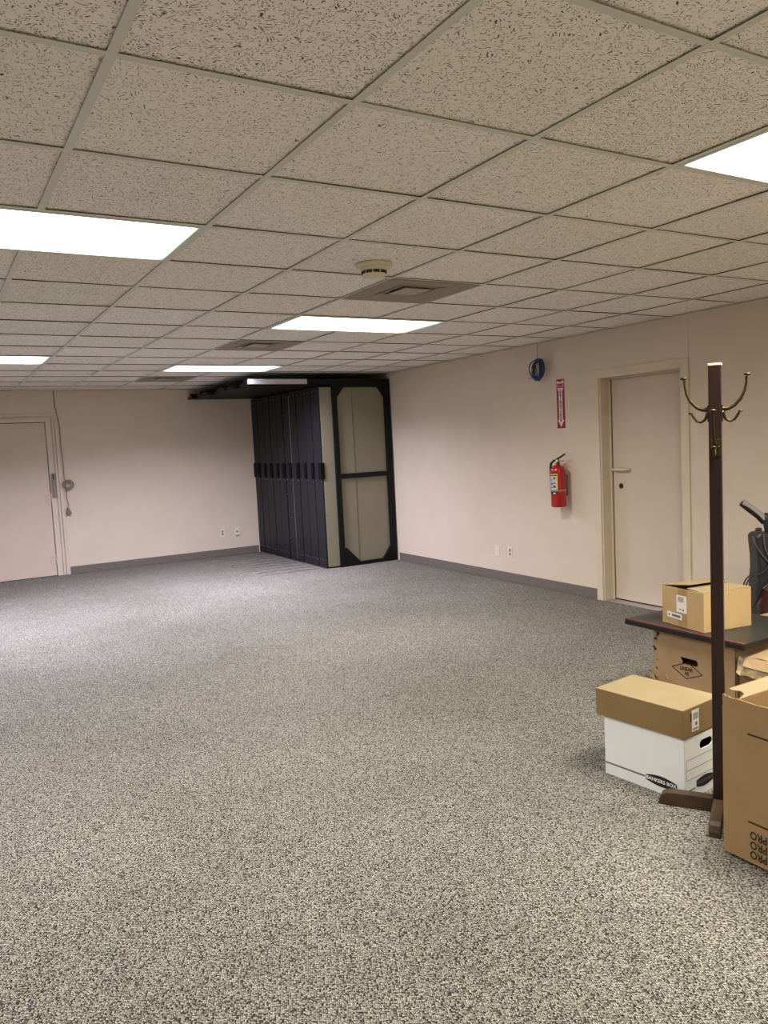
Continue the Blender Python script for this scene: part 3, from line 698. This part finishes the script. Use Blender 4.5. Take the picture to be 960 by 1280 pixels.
for i in range(7): q.prism([(.012+i*.006,.13),(.015+i*.006,.13),(.015+i*.006,.157),(.012+i*.006,.157)],(-.0014,.19,0),U,V,Nn,.0004)
q.lathe([(.001,0),(.006,0),(.006,.0004)],(-.0014,.142,.09),12,0,Matrix.Rotation(-PI/2,4,'Y'))
q.bb(-.0018,-.0014,.16,.168,.088,.096)
q.build('barcode',M_grey_ink,lb)
cs=math.cos(.10); sn=math.sin(.10)
lb=MB().prism([(0,0),(.108,0),(.108,.030),(0,.030)],(-.0015,.26,.038),(0,-cs,-sn*.3),(0,-.02,1),Nn,.0006).build('strip_label',M_paper,sc)
MB().prism([(.036,.010),(.098,.009),(.098,.022),(.036,.022)],(-.0021,.26,.038),(0,-cs,-sn*.3),(0,-.02,1),Nn,.0004).prism([(.010,.010),(.02,.010),(.02,.02),(.010,.02)],(-.0021,.26,.038),(0,-cs,-sn*.3),(0,-.02,1),Nn,.0004).build('label_print',M_grey_ink,lb)

# torn carton right of the old one
tb=thing('torn_carton','torn brown carton with crumpled tape, right of the diamond-print carton','box',(3.30,1.78,0))
q=shell(0,.48,0,.555,0,.425,.005); q.build('box_body',M_card5,tb)
q=MB()
# ragged folded top flaps
n_=10; pa=[];pb=[]
rnd=random.Random(4)
for i in range(n_+1):
    y=.548-.0548*i*.98; pa.append(Vector((.0,y,.425+rnd.uniform(-.002,.004)))); pb.append(Vector((.20+rnd.uniform(-.01,.01),y-.01,.440+rnd.uniform(-.005,.006))))
for i in range(n_): q.add([pa[i],pa[i+1],pb[i+1],pb[i],pa[i]+Vector((0,0,.004)),pa[i+1]+Vector((0,0,.004)),pb[i+1]+Vector((0,0,.004)),pb[i]+Vector((0,0,.004))],((3,2,1,0),(4,5,6,7),(0,1,5,4),(2,3,7,6)))
q.build('box_flap',M_card3,tb)
q=MB(); pc=[]
for i in range(n_+1):
    y=.52-.052*i; pc.append((Vector((-.002,y,.425)),Vector((-.03-.012*rnd.random(),y-.012,.395-.012*rnd.random()))))
for i in range(n_): q.add([pc[i][0],pc[i+1][0],pc[i+1][1],pc[i][1]]+[v+Vector((-.003,0,.003)) for v in (pc[i][0],pc[i+1][0],pc[i+1][1],pc[i][1])],((3,2,1,0),(4,5,6,7),(2,3,7,6)))
q.build('box_flap',M_card3,tb)
q=MB(); K_=14; g=[]
for i in range(K_+1):
    row=[]
    for j in range(5):
        row.append(Vector((-.006-.03*(j/4)+rnd.uniform(-.006,.006),.55-.022*i,.425-.02*j+rnd.uniform(-.006,.006)))) 
    g.append(row)
for i in range(K_):
    for j in range(4): q.add([g[i][j],g[i+1][j],g[i+1][j+1],g[i][j+1]],[(0,1,2,3)],0,True)
q.build('crumpled_tape',M_cleartape,tb)
text_mesh('R',.11,(-.0006,.44,.33),(0,-1,0),(0,0,1),(-1,0,0),M_inkb,'printed_letter',tb) if False else None
MB().prism([(0,0),(.035,-.004),(.06,.004),(.03,.006)],(0,.50,.372),(0,-1,0),(0,0,1),(-1,0,0),.0008).build('scuff_mark',M_inkb,tb)
# carton behind the board
cb=thing('rear_carton','brown carton mostly hidden behind the dark board','box',(3.86,2.30,0))
MB().bb(0,.24,0,.34,0,.478).build('box_body',M_card2,cb,bevel=.002)
MB().bb(.003,.237,.168,.172,.478,.479).build('lid_seam',M_slot,cb)

# ------------------------------------------------------------------ upright vacuum cleaner
# local: +X = to the viewer's right (world (.571,-.82)), +Y = away
va=thing('vacuum_cleaner','black upright vacuum cleaner with wrapped cord against the right wall','vacuum cleaner',(4.45,3.11,0),math.atan2(-.573,.82))
M_vd=mat('charcoal_plastic',(40,43,47),.4); M_vm=mat('maroon_plastic',(58,20,28),.3,coat=.4); M_sil=mat('silver_plastic',(176,178,182),.3,metal=.5)
MB().tube([(-.008,0,1.04),(.03,0,1.013),(.09,0,.965),(.125,0,.93)],[.022,.021,.022,.024],12).build('handle_grip',M_sil,va)
MB().tube([(-.014,-.001,1.034),(.03,-.002,.998),(.09,-.002,.948),(.125,-.002,.91)],[.017,.019,.019,.02],12).build('grip_underside',M_dark,va)
MB().tube([(.125,0,.95),(.150,0,.93),(.165,0,.86),(.170,0,.7),(.176,0,.45)],[.025,.036,.036,.034,.034],12).build('handle_stem',M_vd,va)
MB().tube([(.072,.0,.862),(.088,-.002,.866),(.108,-.002,.862)],[.008,.012,.01],8).build('cord_hook',M_vd,va)
# bag / canister
q=MB(); M=Matrix.Rotation(0,4,'X')
prof=[(.05,.30),(.052,.50),(.062,.62),(.060,.70),(.052,.78),(.048,.826),(.07,.846),(.10,.848),(.19,.84),(.23,.80),(.25,.62),(.26,.30)]
q.prism(prof,(0,-.07,0),(1,0,0),(0,0,1),(0,1,0),.15); q.build('dust_bag_housing',M_vd,va,bevel=.018)
q=MB().prism([(.04,.13),(.055,.40),(.085,.50),(.15,.56),(.24,.57),(.30,.42),(.30,.13)],(0,-.12,0),(1,0,0),(0,0,1),(0,1,0),.2); q.build('motor_hood',M_vm,va,bevel=.02)
q=MB().prism([(-.02,.03),(-.02,.08),(.02,.13),(.32,.13),(.36,.08),(.36,.03)],(0,-.22,0),(1,0,0),(0,0,1),(0,1,0),.32); q.build('floor_head',M_vm,va,bevel=.015)
q=MB().prism([(.13,.50),(.20,.60),(.24,.60),(.2,.50)],(0,-.13,0),(1,0,0),(0,0,1),(0,1,0),.01); q.build('badge',M_sil,va)
for xx in (0,.32): MB().lathe([(.001,0),(.032,0),(.034,.01),(.032,.02),(.001,.02)],(xx,.06,.034),16,0,Matrix.Rotation(PI/2,4,'Y')).build('wheel',M_dark,va)
cords=[[(.025,-.08,.83),(.04,-.085,.78),(.075,-.085,.72),(.12,-.09,.66),(.16,-.09,.60),(.13,-.09,.54),(.08,-.09,.50)],
 [(.09,-.08,.845),(.095,-.085,.78),(.11,-.088,.72),(.15,-.09,.65),(.17,-.09,.60)],
 [(.14,-.09,.66),(.08,-.09,.60),(.02,-.085,.58),(-.01,-.08,.54),(-.02,-.075,.49),(-.015,-.07,.46),(.01,-.07,.45)],
 [(.06,-.085,.62),(.02,-.09,.60),(-.02,-.085,.56),(-.035,-.08,.51),(-.032,-.075,.45)],
 [(.17,-.09,.62),(.09,-.09,.55),(.06,-.09,.47),(.02,-.09,.38)],
 [(.02,-.08,.5),(-.02,-.08,.5),(-.03,-.08,.47)]]
for c_ in cords: 
    # smooth
    P=[Vector(p) for p in c_]; out=[]
    for i in range(len(P)-1):
        p0=P[max(i-1,0)];p1=P[i];p2=P[i+1];p3=P[min(i+2,len(P)-1)]
        for k in range(5):
            u=k/5; out.append(.5*((2*p1)+(p2-p0)*u+(2*p0-5*p1+4*p2-p3)*u*u+(3*p1-p0-3*p2+p3)*u*u*u))
    out.append(P[-1]); MB().tube(out,.0048,6).build('power_cord',M_cordd if c_ in cords[:2] else M_dark,va)

# ------------------------------------------------------------------ camera, world, colour
cam=bpy.data.cameras.new('camera'); co=bpy.data.objects.new('camera',cam); C.objects.link(co)
yaw,pitch,roll=5.27576118e-01,-8.87543884e-02,-4.94344564e-02
f=Vector((math.sin(yaw)*math.cos(pitch),math.cos(yaw)*math.cos(pitch),math.sin(pitch)))
rt=Vector((math.cos(yaw),-math.sin(yaw),0)); up=rt.cross(f)
r2=rt*math.cos(roll)+up*math.sin(roll); u2=-rt*math.sin(roll)+up*math.cos(roll)
Mx=Matrix((r2,u2,-f)).transposed().to_4x4(); Mx.translation=Vector((0,0,1.53)); co.matrix_world=Mx
cam.sensor_fit='HORIZONTAL'; cam.sensor_width=36; cam.lens=976.04/960*36; cam.clip_start=.05
bpy.context.scene.camera=co
w=bpy.data.worlds.new('world'); bpy.context.scene.world=w; w.use_nodes=True; w.node_tree.nodes['Background'].inputs[0].default_value=(0,0,0,1)
vs=bpy.context.scene.view_settings; vs.view_transform='Standard'; vs.look='None'; vs.gamma=1; vs.use_curve_mapping=False; vs.exposure=0.56
bpy.context.scene.display_settings.display_device='sRGB'
